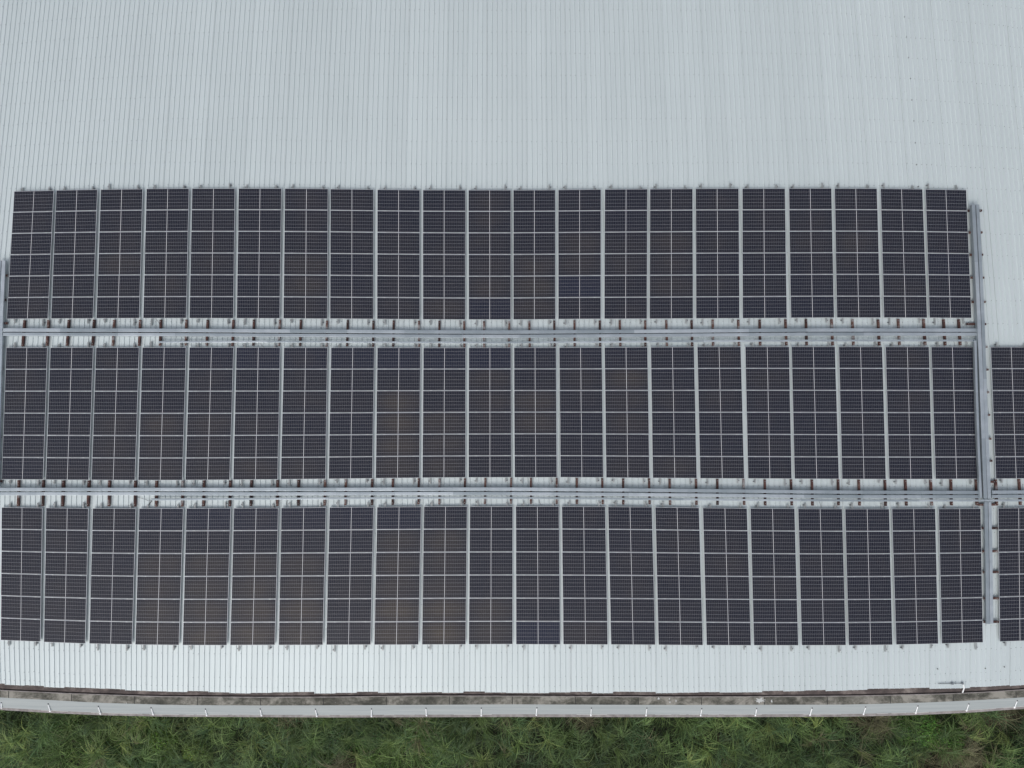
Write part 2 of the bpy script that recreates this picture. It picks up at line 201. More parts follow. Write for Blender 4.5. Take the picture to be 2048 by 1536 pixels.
def leafmat(name, gain=1.0):
    m, t, b = mat(name, rough=.55, spec=.35)
    a = N(t, 'ShaderNodeAttribute', attribute_name='Col')
    t.links.new(a.outputs['Color'], b.inputs['Base Color'])
    tr = N(t, 'ShaderNodeBsdfTranslucent'); ms = N(t, 'ShaderNodeMixShader'); ms.inputs[0].default_value = .22
    t.links.new(a.outputs['Color'], tr.inputs[0])
    out = t.nodes['Material Output']
    t.links.new(b.outputs[0], ms.inputs[1]); t.links.new(tr.outputs[0], ms.inputs[2]); t.links.new(ms.outputs[0], out.inputs[0])
    return m
M_GRASS = leafmat("grass_blade")

# ------------------------------------------------------------------ helpers
def tag(o, label=None, cat=None, group=None, kind=None):
    for k, v in (('label', label), ('category', cat), ('group', group), ('kind', kind)):
        if v: o[k] = v
    return o
def empty(name, mw):
    o = bpy.data.objects.new(name, None); o.empty_display_size = .2; C.objects.link(o); o.matrix_world = mw; return o
def link(name, me, parent=None, mw=None):
    o = bpy.data.objects.new(name, me); C.objects.link(o)
    if parent is not None: o.parent = parent
    if mw is not None: o.matrix_basis = mw
    return o
class MB:
    """Collects faces of one mesh."""
    def __init__(s): s.v = []; s.f = []; s.m = []; s.k = 0
    def face(s, pts, m=None):
        n = len(s.v); s.v += [tuple(p) for p in pts]; s.f.append(tuple(range(n, n+len(pts)))); s.m.append(s.k if m is None else m)
    def box(s, x0, x1, y0, y1, z0, z1):
        n = len(s.v)
        s.v += [(x0,y0,z0),(x1,y0,z0),(x1,y1,z0),(x0,y1,z0),(x0,y0,z1),(x1,y0,z1),(x1,y1,z1),(x0,y1,z1)]
        for q in ((3,2,1,0),(4,5,6,7),(0,1,5,4),(1,2,6,5),(2,3,7,6),(3,0,4,7)):
            s.f.append(tuple(n+i for i in q)); s.m.append(s.k)
    def prism(s, prof, p, q, up=Vector((0, 0, 1)), caps=True):
        """Sweep a closed profile (a across, c up) from p to q."""
        p, q = Vector(p), Vector(q); d = (q-p).normalized(); a = d.cross(up).normalized(); u = a.cross(d)
        n = len(s.v); k = len(prof)
        for o in (p, q): s.v += [tuple(o + a*x + u*y) for x, y in prof]
        for i in range(k):
            j = (i+1) % k; s.f.append((n+i, n+j, n+k+j, n+k+i)); s.m.append(s.k)
        if caps:
            s.f.append(tuple(n+i for i in reversed(range(k)))); s.f.append(tuple(n+k+i for i in range(k))); s.m += [s.k, s.k]
    def tube(s, pts, r, seg=8, caps=True):
        pts = [Vector(p) for p in pts]; n = len(s.v)
        for i, p in enumerate(pts):
            d = (pts[min(i+1, len(pts)-1)] - pts[max(i-1, 0)]).normalized()
            a = d.cross(Vector((.13, .2, .97))).normalized(); b_ = d.cross(a)
            rr = r[i] if isinstance(r, (list, tuple)) else r
            s.v += [tuple(p + (a*math.cos(t_)+b_*math.sin(t_))*rr) for t_ in [6.2832*k/seg for k in range(seg)]]
        for i in range(len(pts)-1):
            for k in range(seg):
                a, b_ = n+i*seg+k, n+i*seg+(k+1) % seg
                s.f.append((a, b_, b_+seg, a+seg)); s.m.append(s.k)
        if caps:
            s.f.append(tuple(n+k for k in range(seg))); s.f.append(tuple(n+(len(pts)-1)*seg+k for k in reversed(range(seg)))); s.m += [s.k, s.k]
    def mesh(s, name, *mats):
        me = bpy.data.meshes.new(name); me.from_pydata(s.v, [], s.f)
        for m in mats: me.materials.append(m)
        if len(mats) > 1: me.polygons.foreach_set('material_index', s.m)
        import bmesh
        bm = bmesh.new(); bm.from_mesh(me); bmesh.ops.recalc_face_normals(bm, faces=bm.faces); bm.to_mesh(me); bm.free()
        me.update(); return me
def npmesh(name, V, F, mats, midx=None, flat=True):
    me = bpy.data.meshes.new(name); V = np.asarray(V, np.float32); F = np.asarray(F, np.int32)
    n, k = F.shape
    me.vertices.add(len(V)); me.vertices.foreach_set('co', V.ravel())
    me.loops.add(n*k); me.loops.foreach_set('vertex_index', F.ravel())
    me.polygons.add(n); me.polygons.foreach_set('loop_start', np.arange(n, dtype=np.int32)*k)
    for m in mats: me.materials.append(m)
    if midx is not None: me.polygons.foreach_set('material_index', np.asarray(midx, np.int32))
    me.update(calc_edges=True); me.validate()
    if flat: me.shade_flat()
    return me
ORD = ['first','second','third','fourth','fifth','sixth','seventh','eighth','ninth','tenth','eleventh','twelfth','thirteenth','fourteenth','fifteenth','sixteenth','seventeenth','eighteenth','nineteenth','twentieth','twenty-first','twenty-second','twenty-third','twenty-fourth','twenty-fifth','twenty-sixth','twenty-seventh','twenty-eighth','twenty-ninth','thirtieth'] 
def nth(i, n):
    """Place in a row counted from the nearer end."""
    if i == 0: return 'leftmost'
    if i == n-1: return 'rightmost'
    return ORD[i] + ' from left' if i <= (n-1)//2 else ORD[n-1-i] + ' from right'

# ------------------------------------------------------------------ the warehouse: roof, eave, walls
ware = empty('warehouse', ROOF.copy())
tag(ware, 'warehouse with a white ribbed metal roof carrying the solar panels', 'building')
PITCH = .2705; U0 = 21.93 - PITCH*195; NS = 58; V0, V1 = -15.75, 25.0
vs = np.concatenate([[0.0], np.linspace(.02, 1.0, 30)])
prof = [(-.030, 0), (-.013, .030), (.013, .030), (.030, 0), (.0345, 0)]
RV, RF, RM, RT = [], [], [], []
nv = 0
EX = np.array([p[0] for p in EAVE]); EY = np.array([p[1] for p in EAVE])
ustart = -31.6
ustart = U0 + PITCH*math.floor((ustart-U0)/PITCH)
for j in range(NS):
    u0 = ustart + j*4*PITCH
    if u0 > 31.4: break
    cs = [u0 + .004 if False else u0 - .034]; zs = [0.0]
    cs, zs = [], []
    for k in range(4):
        for dx, z in prof: cs.append(u0 + k*PITCH + dx); zs.append(z)
    cs.append(u0 + 4*PITCH - .034); zs.append(0.0)
    cs = np.array(cs); zs = np.array(zs) + (.005 if j % 2 else 0)
    jit = rng.uniform(-.055, .035)
    uu = np.repeat(cs[None], len(vs), 0)
    X, Y = warp(uu, np.repeat((V0 + vs*(V1-V0))[:, None], len(cs), 1))
    # the sheet ends follow the eave, each a little long or short
    e = np.interp(X[0], EX, EY) + jit
    Y = Y + (e - Y[0])[None]*np.exp(-((vs*(V1-V0))/1.2)[:, None])
    Z = np.repeat(zs[None], len(vs), 0)
    RV.append(np.stack([X, Y, Z], -1).reshape(-1, 3)); nc = len(cs)
    i0 = np.arange(len(vs)-1)[:, None]*nc + np.arange(nc-1)[None]
    F = np.stack([i0, i0+1, i0+1+nc, i0+nc], -1).reshape(-1, 4) + nv
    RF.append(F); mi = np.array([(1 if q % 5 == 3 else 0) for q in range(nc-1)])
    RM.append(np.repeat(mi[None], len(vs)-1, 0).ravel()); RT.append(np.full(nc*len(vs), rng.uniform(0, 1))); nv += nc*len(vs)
me = npmesh('roof', np.concatenate(RV), np.concatenate(RF), [M_ROOF, M_LAPSHADE], np.concatenate(RM))
a = me.attributes.new('tint', 'FLOAT', 'POINT'); a.data.foreach_set('value', np.concatenate(RT).astype(np.float32))
link('roof', me, ware)
# far slope and ridge cap
mb = MB(); xr = 31.0
for q in range(225):
    x0 = -30.6 + q*.272
    mb.face([(x0, 24.9, 0.0), (x0+.24, 24.9, 0.0), (x0+.24, 66, -5.9), (x0, 66, -5.9)])
    mb.face([(x0+.24, 24.9, 0.0), (x0+.256, 24.9, .03), (x0+.256, 66, -5.87), (x0+.24, 66, -5.9)])
    mb.face([(x0+.256, 24.9, .03), (x0+.272, 24.9, 0), (x0+.272, 66, -5.9), (x0+.256, 66, -5.87)])
link('roof_far_slope', mb.mesh('far_slope', M_ROOF), ware)
mb = MB(); mb.face([(-31, 23.9, .045), (31, 23.9, .045), (31, 24.95, .10), (-31, 24.95, .10)]); mb.face([(-31, 24.95, .10), (31, 24.95, .10), (31, 26, .0), (-31, 26, .0)])
link('ridge_cap', mb.mesh('ridge_cap', M_ROOF), ware)
# screws: one row on every purlin, through each rib
ribs = np.arange(U0 - PITCH*2, 31.2, PITCH); ribs = np.arange(ustart, 31.2, PITCH)
pv = [20.29 - 1.2165*k for k in range(-3, 30)] + [-15.45]
uu, vv = np.meshgrid(ribs, np.array(pv)); vv = vv + rng.normal(0, .02, vv.shape)
keep = rng.random(uu.shape) > .06
X, Y = warp(uu[keep], vv[keep]); n = len(X)
X = X - .006 + rng.normal(0, .006, n)
rs = rng.uniform(.012, .023, n)
ang = np.arange(5)*2*np.pi/5
def screws(X, Y, rs, z0, h):
    n = len(X)
    ring = np.stack([X[:, None]+np.cos(ang)*rs[:, None], Y[:, None]+np.sin(ang)*rs[:, None], np.full((n, 5), z0)], -1)
    top = ring.copy(); top[..., 2] += h; top[..., :2] = (top[..., :2] - np.stack([X, Y], -1)[:, None])*.7 + np.stack([X, Y], -1)[:, None]
    V = np.concatenate([ring, top], 1).reshape(-1, 3); b0 = np.arange(n)[:, None]*10
    Fs = []
    for k in range(5): Fs.append(np.stack([b0[:, 0]+k, b0[:, 0]+(k+1) % 5, b0[:, 0]+5+(k+1) % 5, b0[:, 0]+5+k], -1))
    Fs.append(np.stack([b0[:, 0]+5, b0[:, 0]+6, b0[:, 0]+7, b0[:, 0]+8], -1)); Fs.append(np.stack([b0[:, 0]+5, b0[:, 0]+8, b0[:, 0]+9, b0[:, 0]+9], -1)[:0])
    return V, np.concatenate(Fs)
V, F = screws(X, Y, rs, .026, .018)
tag(link('roof_screw', npmesh('roof_screws', V, F, [M_SCREW]), ware), 'rows of small grey roofing screws', kind='stuff')
for x, y in DARKSCREW:
    mb = MB(); mb.tube([(0, 0, 0), (0, 0, .045)], [.027, .018], 7)
    if 'ds' not in globals(): ds = mb.mesh('dark_screw', M_DARK)
    link('dark_screw', ds, ware, Matrix.Translation((x, y, .015)))
# eave: gutter, concrete edge, sloping apron, lip, outer wall
gx = np.linspace(-31, 31, 63)
def ed(E): return np.interp(gx, [p[0] for p in E], [p[1] for p in E])
eg, ec, ea, el = ed(EDGE_GUT), ed(EDGE_CON), ed(EDGE_APR), ed(EDGE_LIP)
def strip(name, ys_zs, m, closed=False, sub=1):
    rows = [np.stack([gx, y if not np.isscalar(y) else np.full_like(gx, y), np.full_like(gx, z)], -1) for y, z in ys_zs]
    if closed: rows.append(rows[0])
    V = np.concatenate(rows); k = len(gx); F = []
    for r in range(len(rows)-1):
        i = np.arange(k-1) + r*k; F.append(np.stack([i, i+1, i+1+k, i+k], -1))
    return link(name, npmesh(name, V, np.concatenate(F), [m]), ware)
strip('gutter', [(eg-.002, -.155), (eg-.004, -.30), (eg+.055, -.30), (eg+.075, -.13), (eg+.60, -.085), (eg+.6, -.35)], M_GUT)
strip('gutter_rim', [(eg-.002, -.36), (eg-.002, -.142), (eg-.04, -.142), (eg-.04, -.36)], M_LIP)
strip('concrete_edge', [(eg-.041, -.155), (ec, -.17), (ec, -.40), (eg-.041, -.40)], M_CONC, True)
strip('sloping_apron', [(ec-.0015, -.175), (ea, -.42), (ea, -.50), (ec-.0015, -.50)], M_APR, True)
strip('apron_lip', [(ea-.0015, -.428), (el, -.44), (el, -.75), (ea-.0015, -.75)], M_LIP, True)
mb = MB()
mb.prism([(-.006, 0), (.006, 0), (.006, .006), (-.006, .006)], (0, 0, 0), (0, 0, 1))
# thin bright paint edge where the apron meets the lip, in broken lengths
mb = MB(); x = -30.5
while x < 30.5:
    L = random.uniform(.3, 2.2)
    if random.random() < .55:
        y0, y1 = np.interp(x, gx, ea), np.interp(x+L, gx, ea)
        mb.prism([(-.012, 0), (.014, 0), (.014, .014), (-.012, .014)], (x, y0+.002, -.421), (x+L, y1+.002, -.421))
    x += L + random.uniform(.05, .6)
link('paint_edge', mb.mesh('paint_edge', M_PAINT), ware)
# white drain spouts through the apron
for x0, y0, x1, y1 in SPOUT:
    d = Vector((x1-x0, y1-y0, -.19))
    fy = np.interp(x0, gx, ec) - np.interp(x0, gx, ea)
    z0 = -.175 - .245*max(0, (np.interp(x0, gx, ec) - y0))/fy + .012
    z1 = -.420 + .028
    p, q = Vector((x0, y0, z0)), Vector((x1, y1, z1)); d = (q-p)
    mb = MB(); mb.tube([p - d*.0, p + d*.12], .020, 8); hole = mb.mesh('spout_mouth', M_DARK)
    mb = MB(); mb.tube([p+d*.121, p+d*.78, p+d*.80, p+d*.93, p+d], [.024, .024, .043, .043, .030], 8)
    s = link('drain_spout', mb.mesh('drain_spout', M_PVC), ware); link('spout_mouth', hole, s)
# peeled white paint on the concrete edge
def blot(x, y, rx, ry, seed):
    r_ = random.Random(seed); mb = MB(); n = 22; pts = []
    for k in range(n):
        a_ = 6.283*k/n; rr = r_.uniform(.35, 1.15)
        pts.append((x+math.cos(a_)*rx*rr, y+math.sin(a_)*ry*rr))
    for k in range(n):
        p, q = pts[k], pts[(k+1) % n]; mb.face([(x, y, -.146), (*p, -.150), (*q, -.150)])
    link('peeled_paint', mb.mesh('peeled_paint', M_PAINT), ware)
for k, ((x, y), (rx, ry)) in enumerate(zip(SPLASH, [(.30, .14), (.05, .10), (.10, .07), (.05, .05), (.06, .05), (.04, .09)])): blot(x, y, rx, ry, 40+k)
# outer walls down to the ground
mb = MB(); inv = ROOF.inverted()
def wl(x, y, z): return tuple(inv @ Vector((x, y, z)))
yl = -16.75
mb.face([wl(-30.4, yl, -.5), wl(30.4, yl, -.5), wl(30.4, yl, 5.75), wl(-30.4, yl, 5.75)])
mb.face([wl(-30.4, yl, -.5), wl(-30.4, yl, 5.75), wl(-30.4, 25, 9.05), wl(-30.4, 66, 5.6), wl(-30.4, 66, -.5)])
mb.face([wl(30.4, yl, -.5), wl(30.4, yl, 5.75), wl(30.4, 25, 9.05), wl(30.4, 66, 5.6), wl(30.4, 66, -.5)])
mb.face([wl(-30.4, 65.5, -.5), wl(30.4, 65.5, -.5), wl(30.4, 65.5, 5.6), wl(-30.4, 65.5, 5.6)])
link('wall', mb.mesh('wall', M_WALL), ware)

# ------------------------------------------------------------------ solar panels
PW, PH, PT = 2.278, 1.134, .035; LIP = .0125; HP = .150
GW, GH = PW-2*LIP, PH-2*LIP
def ring(mb, w, h, lip, z0, z1):
    o = [(-w/2,-h/2),(w/2,-h/2),(w/2,h/2),(-w/2,h/2)]; i = [(-w/2+lip,-h/2+lip),(w/2-lip,-h/2+lip),(w/2-lip,h/2-lip),(-w/2+lip,h/2-lip)]
    for k in range(4):
        j = (k+1) % 4
        mb.face([(*o[k], z1), (*o[j], z1), (*i[j], z1), (*i[k], z1)]); mb.face([(*o[k], z0), (*o[j], z0), (*o[j], z1), (*o[k], z1)])
        mb.face([(*i[k], z1), (*i[j], z1), (*i[j], z0), (*i[k], z0)]); mb.face([(*i[k], z0), (*i[j], z0), (*o[j], z0), (*o[k], z0)])
fm = MB(); ring(fm, PW, PH, LIP, 0, PT); FRAME = fm.mesh('panel_frame', M_ALU)
gm = MB(); zt = PT-.003
gm.face([(-GW/2,-GH/2,zt),(GW/2,-GH/2,zt),(GW/2,GH/2,zt),(-GW/2,GH/2,zt)]); gm.face([(-GW/2,GH/2,zt-.006),(GW/2,GH/2,zt-.006),(GW/2,-GH/2,zt-.006),(-GW/2,-GH/2,zt-.006)], 1)
GLASS = bpy.data.meshes.new('cell_glass'); GLASS.from_pydata(gm.v, [], gm.f); GLASS.materials.append(M_CELL); GLASS.materials.append(M_BACK)
GLASS.polygons.foreach_set('material_index', [0, 1])
uvl = GLASS.uv_layers.new(name='UVMap')
for i, q in enumerate([(0,0),(1,0),(1,1),(0,1),(0,1),(1,1),(1,0),(0,0)]): uvl.data[i].uv = q
GLASS.attributes.new('tint', 'FLOAT', 'POINT')
TINT = {}
def tn(a, rows, cols, v):
    for r in rows:
        for c in cols: TINT[a, r, c] = v
tn(0, [3,4], [11], .40); tn(0, [3,4,5], [12], .45); tn(0, [3], [13], .35); tn(0, [4], [13], -.4); tn(0, [3,4], [7], .35); tn(0, [5], [10], .45); tn(0, [4], [15], .35); tn(0, [3], [3,14], .28); tn(0,[2,3],[11,13,15],.25); tn(0,[5],[11,17,18],-.2)
tn(1, [0], range(4, 15), -.18); tn(1, [0], [8,9,10,11], -.28); tn(1, [2,3,4,5], [9], .50); tn(1, [3,4,5], [10], .45); tn(1, [1,2,3], [11], .35); tn(1, [2,3], [12], .45); tn(1, [3,4,5], [3,4,5], .32); tn(1, [1,2,3], [14], .32); tn(1,[5],[6,7,14,15],.3)
tn(2, [0], range(4, 10), -.28); tn(2, [2,3,4,5], [4,5,6,7], .55); tn(2, [4,5], [5,6,7], .75); tn(2, [2,3], [9,10], .65); tn(2, [4,5], [9,10], 1.0); tn(2, [4,5], [11], .50); tn(2, [5], [12], -.5); tn(2, [5], [13], .40); tn(2, [1,2,3], [9,10], .5)
LINES = [(LINE0, LINE1), (LINE2, LINE3), (LINE4, LINE5)]
BLOCK = ['top', 'middle', 'bottom']
def edgeY(L, i, x):
    """Height of a block's edge line at x."""
    xs = [(q[0]+q[1])/2 for q in L]; ys = [q[2] for q in L]
    if x <= xs[0]: return ys[0] + (ys[1]-ys[0])/(xs[1]-xs[0])*(x-xs[0])
    if x >= xs[-1]: return ys[-1] + (ys[-1]-ys[-2])/(xs[-1]-xs[-2])*(x-xs[-1])
    return float(np.interp(x, xs, ys))
PAN = []
for a, (LT, LB) in enumerate(LINES):
    for i, (qt, qb) in enumerate(zip(LT, LB)):
        tl = Vector((qt[0], edgeY(LT[:21] if i < 21 else LT, i, qt[0]))); tr = Vector((qt[1], edgeY(LT[:21] if i < 21 else LT, i, qt[1])))
        bl_ = Vector((qb[0], edgeY(LB[:21] if i < 21 else LB, i, qb[0]))); br = Vector((qb[1], edgeY(LB[:21] if i < 21 else LB, i, qb[1])))
        Hh = 6*(PH-2*LIP) + 5*(.020+2*LIP)
        for r in range(6):
            f0 = r*(PH+.020)/Hh; f1 = f0 + GH/Hh
            TL, TR, BL, BR = tl.lerp(bl_, f0), tr.lerp(br, f0), tl.lerp(bl_, f1), tr.lerp(br, f1)
            ctr_ = (TL+TR+BL+BR)/4; ax_ = ((TR-TL)+(BR-BL))/2/GW; ay_ = ((TL-BL)+(TR-BR))/2/GH
            ctr_ += Vector((random.uniform(-.004, .004), random.uniform(-.004, .004)))
            area = abs(ax_.x*ay_.y - ax_.y*ay_.x) * (1.0/(35.8 + ctr_.y*.061)**2) * (.7 if i == 21 else 1)
            PAN.append(dict(a=a, c=i, r=r, p=ctr_, ax=ax_, ay=ay_, area=area))
PAN.sort(key=lambda d: -d['area'])
def shaped(src, d):
    me = src.copy(); n = len(me.vertices); co = np.empty(n*3, np.float32); me.vertices.foreach_get('co', co); co = co.reshape(-1, 3)
    x = co[:, 0]*d['ax'].x + co[:, 1]*d['ay'].x; y = co[:, 0]*d['ax'].y + co[:, 1]*d['ay'].y
    co[:, 0], co[:, 1] = x, y; me.vertices.foreach_set('co', co.ravel()); return me
def tintof(d):
    return TINT.get((d['a'], d['r'], d['c']+1), 0) + rng.normal(.03, .05)
proto = empty('solar_panel', ROOF.copy())
pf = link('frame', FRAME, proto); pg = link('cell_glass', GLASS, proto)
first = True
for d in PAN[:300]:
    o, f_, g_ = (proto, pf, pg) if first else (proto.copy(), pf.copy(), pg.copy())
    if not first:
        for q in (o, f_, g_): C.objects.link(q)
        f_.parent = o; g_.parent = o
    d['o'] = (o, f_, g_); first = False
for d in PAN[:300]:
    o, f_, g_ = d['o']
    o.matrix_world = ROOF @ Matrix.Translation((d['p'].x, d['p'].y, HP-PT + random.uniform(-.002, .002))) @ Matrix.Rotation(random.gauss(0, .0025), 4, 'X') @ Matrix.Rotation(random.gauss(0, .0015), 4, 'Y')
    f_.data = shaped(FRAME, d); g_.data = shaped(GLASS, d)
    tv = tintof(d)
    g_.data.attributes['tint'].data.foreach_set('value', np.full(8, tv, np.float32))
    look = 'bluish' if tv < -.3 else 'brownish' if tv > .4 else 'dark'
    row = ['top', 'second', 'third', 'fourth', 'fifth', 'bottom'][d['r']]
    n = 21
    where = 'column right of the upright cable trays' if d['c'] == 21 else ('leftmost column' if d['c'] == 0 else 'column just left of the upright trays' if d['c'] == 20 else 'column ' + nth(d['c'], n))
    tag(o, f"{look} solar panel, {row} row of {BLOCK[d['a']]} block, {where}", 'solar panel', 'solar panels on the roof')
# the ninety smallest-looking panels as one object
allm = []
def joined(name, src, mats, ds):
    Vs, Fs, Ms, Us, Ts = [], [], [], [], []; n0 = 0
    n = len(src.vertices); co0 = np.empty(n*3, np.float32); src.vertices.foreach_get('co', co0); co0 = co0.reshape(-1, 3)
    lp = np.array([l.vertex_index for l in src.loops]).reshape(-1, 4); mi = [p.material_index for p in src.polygons]
    for d in ds:
        co = co0.copy(); co[:, 0] = co0[:, 0]*d['ax'].x + co0[:, 1]*d['ay'].x + d['p'].x; co[:, 1] = co0[:, 0]*d['ax'].y + co0[:, 1]*d['ay'].y + d['p'].y; co[:, 2] += HP-PT
        Vs.append(co); Fs.append(lp+n0); Ms += mi; n0 += n; Ts.append(np.full(n, tintof(d)))
        if src.uv_layers: Us.append(np.array([tuple(l.uv) for l in src.uv_layers[0].data]))
    me = npmesh(name, np.concatenate(Vs), np.concatenate(Fs), mats, Ms)
    if Us:
        u = me.uv_layers.new(name='UVMap'); u.data.foreach_set('uv', np.concatenate(Us).astype(np.float32).ravel())
        t_ = me.attributes.new('tint', 'FLOAT', 'POINT'); t_.data.foreach_set('value', np.concatenate(Ts).astype(np.float32))
    return me
rest = PAN[300:]
if rest:
    o = empty('solar_panel_rows', ROOF.copy()); tag(o, 'remaining dark solar panels in the upper rows of the top block and at the right edge', 'solar panels', kind='stuff')
    q = link('frame', joined('rest_frames', FRAME, [M_ALU], rest), o); q['kind'] = 'stuff'
    q = link('cell_glass', joined('rest_cells', GLASS, [M_CELL, M_BACK], rest), o); q['kind'] = 'stuff'

# ------------------------------------------------------------------ mounting rails under each panel column
RZ = HP - PT
rm = MB(); w2 = .034; z0, z1 = RZ-.072, RZ-.002
rm.box(-w2, -w2+.006, -.5, .5, z0, z1); rm.box(w2-.006, w2, -.5, .5, z0, z1); rm.box(-w2+.006, w2-.006, -.5, .5, z0, z0+.006)
rm.box(-w2+.006, -.012, -.5, .5, z1-.008, z1-.001); rm.box(.012, w2-.006, -.5, .5, z1-.008, z1-.001)
RAIL = rm.mesh('rail_channel', M_STRUT)
fm = MB(); fm.box(.036, .044, -.03, .03, .03, RZ-.01); fm.box(.044, .105, -.025, .025, .030, .038); fm.tube([(.078, 0, .040), (.078, 0, .070)], .024, 8); fm.tube([(.044, 0, RZ-.035), (.062, 0, RZ-.035)], .016, 6)
FOOT = fm.mesh('rail_foot', M_FOOT)
cm = MB(); cm.box(-.032, .032, -.022, .022, RZ+.002, HP+.006); CLAMP = cm.mesh('panel_clamp', M_ALU)
rproto = None
def put_rail(xa, ya, xb, yb, side, label, clampys):
    """Rail from its lower end to its upper end."""
    global rproto
    L = math.hypot(xb-xa, yb-ya); ang_ = math.atan2(-(xb-xa), yb-ya)
    if rproto is None:
        o = empty('mounting_rail', ROOF.copy()); ch = link('rail_channel', RAIL, o); ft = [link('rail_foot', FOOT, o), link('rail_foot', FOOT, o)]
        cl_ = [link('panel_clamp', CLAMP, o) for _ in range(5)]
        rproto = (o, ch, ft, cl_)
    else:
        o = rproto[0].copy(); C.objects.link(o); ch = rproto[1].copy(); ft = [q.copy() for q in rproto[2]]; cl_ = [q.copy() for q in rproto[3]]
        for q in [ch]+ft+cl_: C.objects.link(q); q.parent = o
    o.matrix_world = ROOF @ Matrix.Translation(((xa+xb)/2, (ya+yb)/2, 0)) @ Matrix.Rotation(ang_, 4, 'Z')
    ch.matrix_basis = Matrix.Diagonal((1, L, 1, 1))
    for q, yy in zip(ft, (-L/2+random.uniform(.08, .17), L/2-random.uniform(.08, .17))):
        q.matrix_basis = Matrix.Translation((0, yy, 0)) @ (Matrix.Rotation(math.pi, 4, 'Z') if side < 0 else Matrix.Identity(4))
    for q, yy in zip(cl_, clampys): q.matrix_basis = Matrix.Translation((random.uniform(-.01, .01), yy, 0))
    tag(o, label, 'rail', 'mounting rails under the panels')
for a, (LT, LB) in enumerate(LINES):
    for i, (qt, qb) in enumerate(zip(LT, LB)):
        for k, fr in enumerate((.18, .868)):
            tt = max(0.0, (i-10)/10.0)
            ft_, fb_ = (fr - .095*tt, fr - .05*tt) if a == 0 else (fr - .015*tt, fr - .02*tt)
            xt = qt[0] + (qt[1]-qt[0])*ft_; xb = qb[0] + (qb[1]-qb[0])*fb_
            yt, yb = edgeY(LT, i, xt), edgeY(LB, i, xb)
            m = (xt-xb)/(yt-yb); up, dn = random.uniform(.20, .34), random.uniform(.22, .38)
            A_, B_ = (xb - m*dn, yb-dn), (xt + m*up, yt+up)
            L = math.hypot(B_[0]-A_[0], B_[1]-A_[1])
            sc_ = (yt-yb)/(6*(PH-2*LIP) + 5*(.020+2*LIP))
            cy = [-L/2 + dn + sc_*((j+1)*(PH+.020) - .010 - LIP) for j in range(5)]
            where = 'column right of the upright trays' if i == 21 else ('leftmost column' if i == 0 else 'column just left of the upright trays' if i == 20 else 'column ' + nth(i, 21))
            put_rail(*A_, *B_, -1 if k == 0 else 1, f"{'left' if k == 0 else 'right'} rail under the {where}, {BLOCK[a]} panel block", cy)

# ------------------------------------------------------------------ rusty support channels
def channel_mesh():
    mb = MB(); w, h, t_ = .051, .105, .012; z = .034
    mb.box(-w, w, -.5, .5, z+h-t_, z+h); mb.box(-w, -w+t_, -.5, .5, z+.001, z+h-t_); mb.box(w-t_, w, -.5, .5, z+.001, z+h-t_)
    return mb.mesh('support_channel', M_RUST)
CH = channel_mesh(); bm_ = MB(); bm_.tube([(0, 0, .139), (0, 0, .158)], .016, 6); BOLT = bm_.mesh('channel_bolt', M_STRUT)
cproto = None
def put_channel(x0, y0, x1, y1, label, group):
    global cproto
    L = math.hypot(x1-x0, y1-y0); ang_ = math.atan2(-(x1-x0), y1-y0)
    if cproto is None:
        o = link('support_channel', CH); b1 = link('bolt', BOLT, o); b2 = link('bolt', BOLT, o); cproto = (o, b1, b2)
    else:
        o, b1, b2 = [q.copy() for q in cproto]
        for q in (o, b1, b2): C.objects.link(q)
        b1.parent = o; b2.parent = o
    o.matrix_world = ROOF @ Matrix.Translation(((x0+x1)/2 + random.uniform(-.01, .01), (y0+y1)/2 + random.uniform(-.015, .015), 0)) @ Matrix.Rotation(ang_ + random.gauss(0, .008), 4, 'Z') @ Matrix.Diagonal((1, L, 1, 1))
    b1.matrix_basis = Matrix.Translation((0, .5-.1/L, 0)) @ Matrix.Diagonal((1, 1/L, 1, 1)); b2.matrix_basis = Matrix.Translation((0, -.5+.1/L, 0)) @ Matrix.Diagonal((1, 1/L, 1, 1))
    tag(o, label, 'bracket', group)
G1, G2, G3, G4 = 'rusty channels under the upper cable trays', 'rusty channels under the lower cable trays', 'rusty cross channels under the right upright trays', 'rusty cross channels under the left upright trays'
NUM = lambda i: ORD[i] if i < len(ORD) else ORD[i-20].replace('first', 'first')
ORD2 = ORD + ['thirty-' + q for q in ORD[:9]] + ['fortieth'] + ['forty-' + q for q in ORD[:9]]
def nth2(i, n): return 'leftmost' if i == 0 else 'rightmost' if i == n-1 else (ORD2[i] + ' from left' if i <= n//2 else ORD2[n-1-i] + ' from right')
for i, q in enumerate(CHAN_A): put_channel(*q, f"rusty steel channel under the upper level cable trays, {nth2(i, len(CHAN_A))}", G1)
for i, q in enumerate(CHAN_B): put_channel(*q, f"rusty steel channel under the lower level cable trays, {nth2(i, len(CHAN_B))}", G2)
def nthv(i, n): return 'topmost' if i == 0 else 'lowest' if i == n-1 else (ORD[i] + ' from top' if i <= n//2 else ORD[n-1-i] + ' from bottom')
for i, q in enumerate(CHAN_C): put_channel(*q, f"short rusty cross channel under the long right upright trays, {nthv(i, len(CHAN_C))}", G3)
for i, q in enumerate(CHAN_D): put_channel(*q, f"short rusty cross channel under the short lower right upright trays, {nthv(i, len(CHAN_D))}", G3)
for i, q in enumerate(CHAN_E): put_channel(*q, f"rusty cross channel end beside the left upright trays, {nthv(i, len(CHAN_E))}", G4)

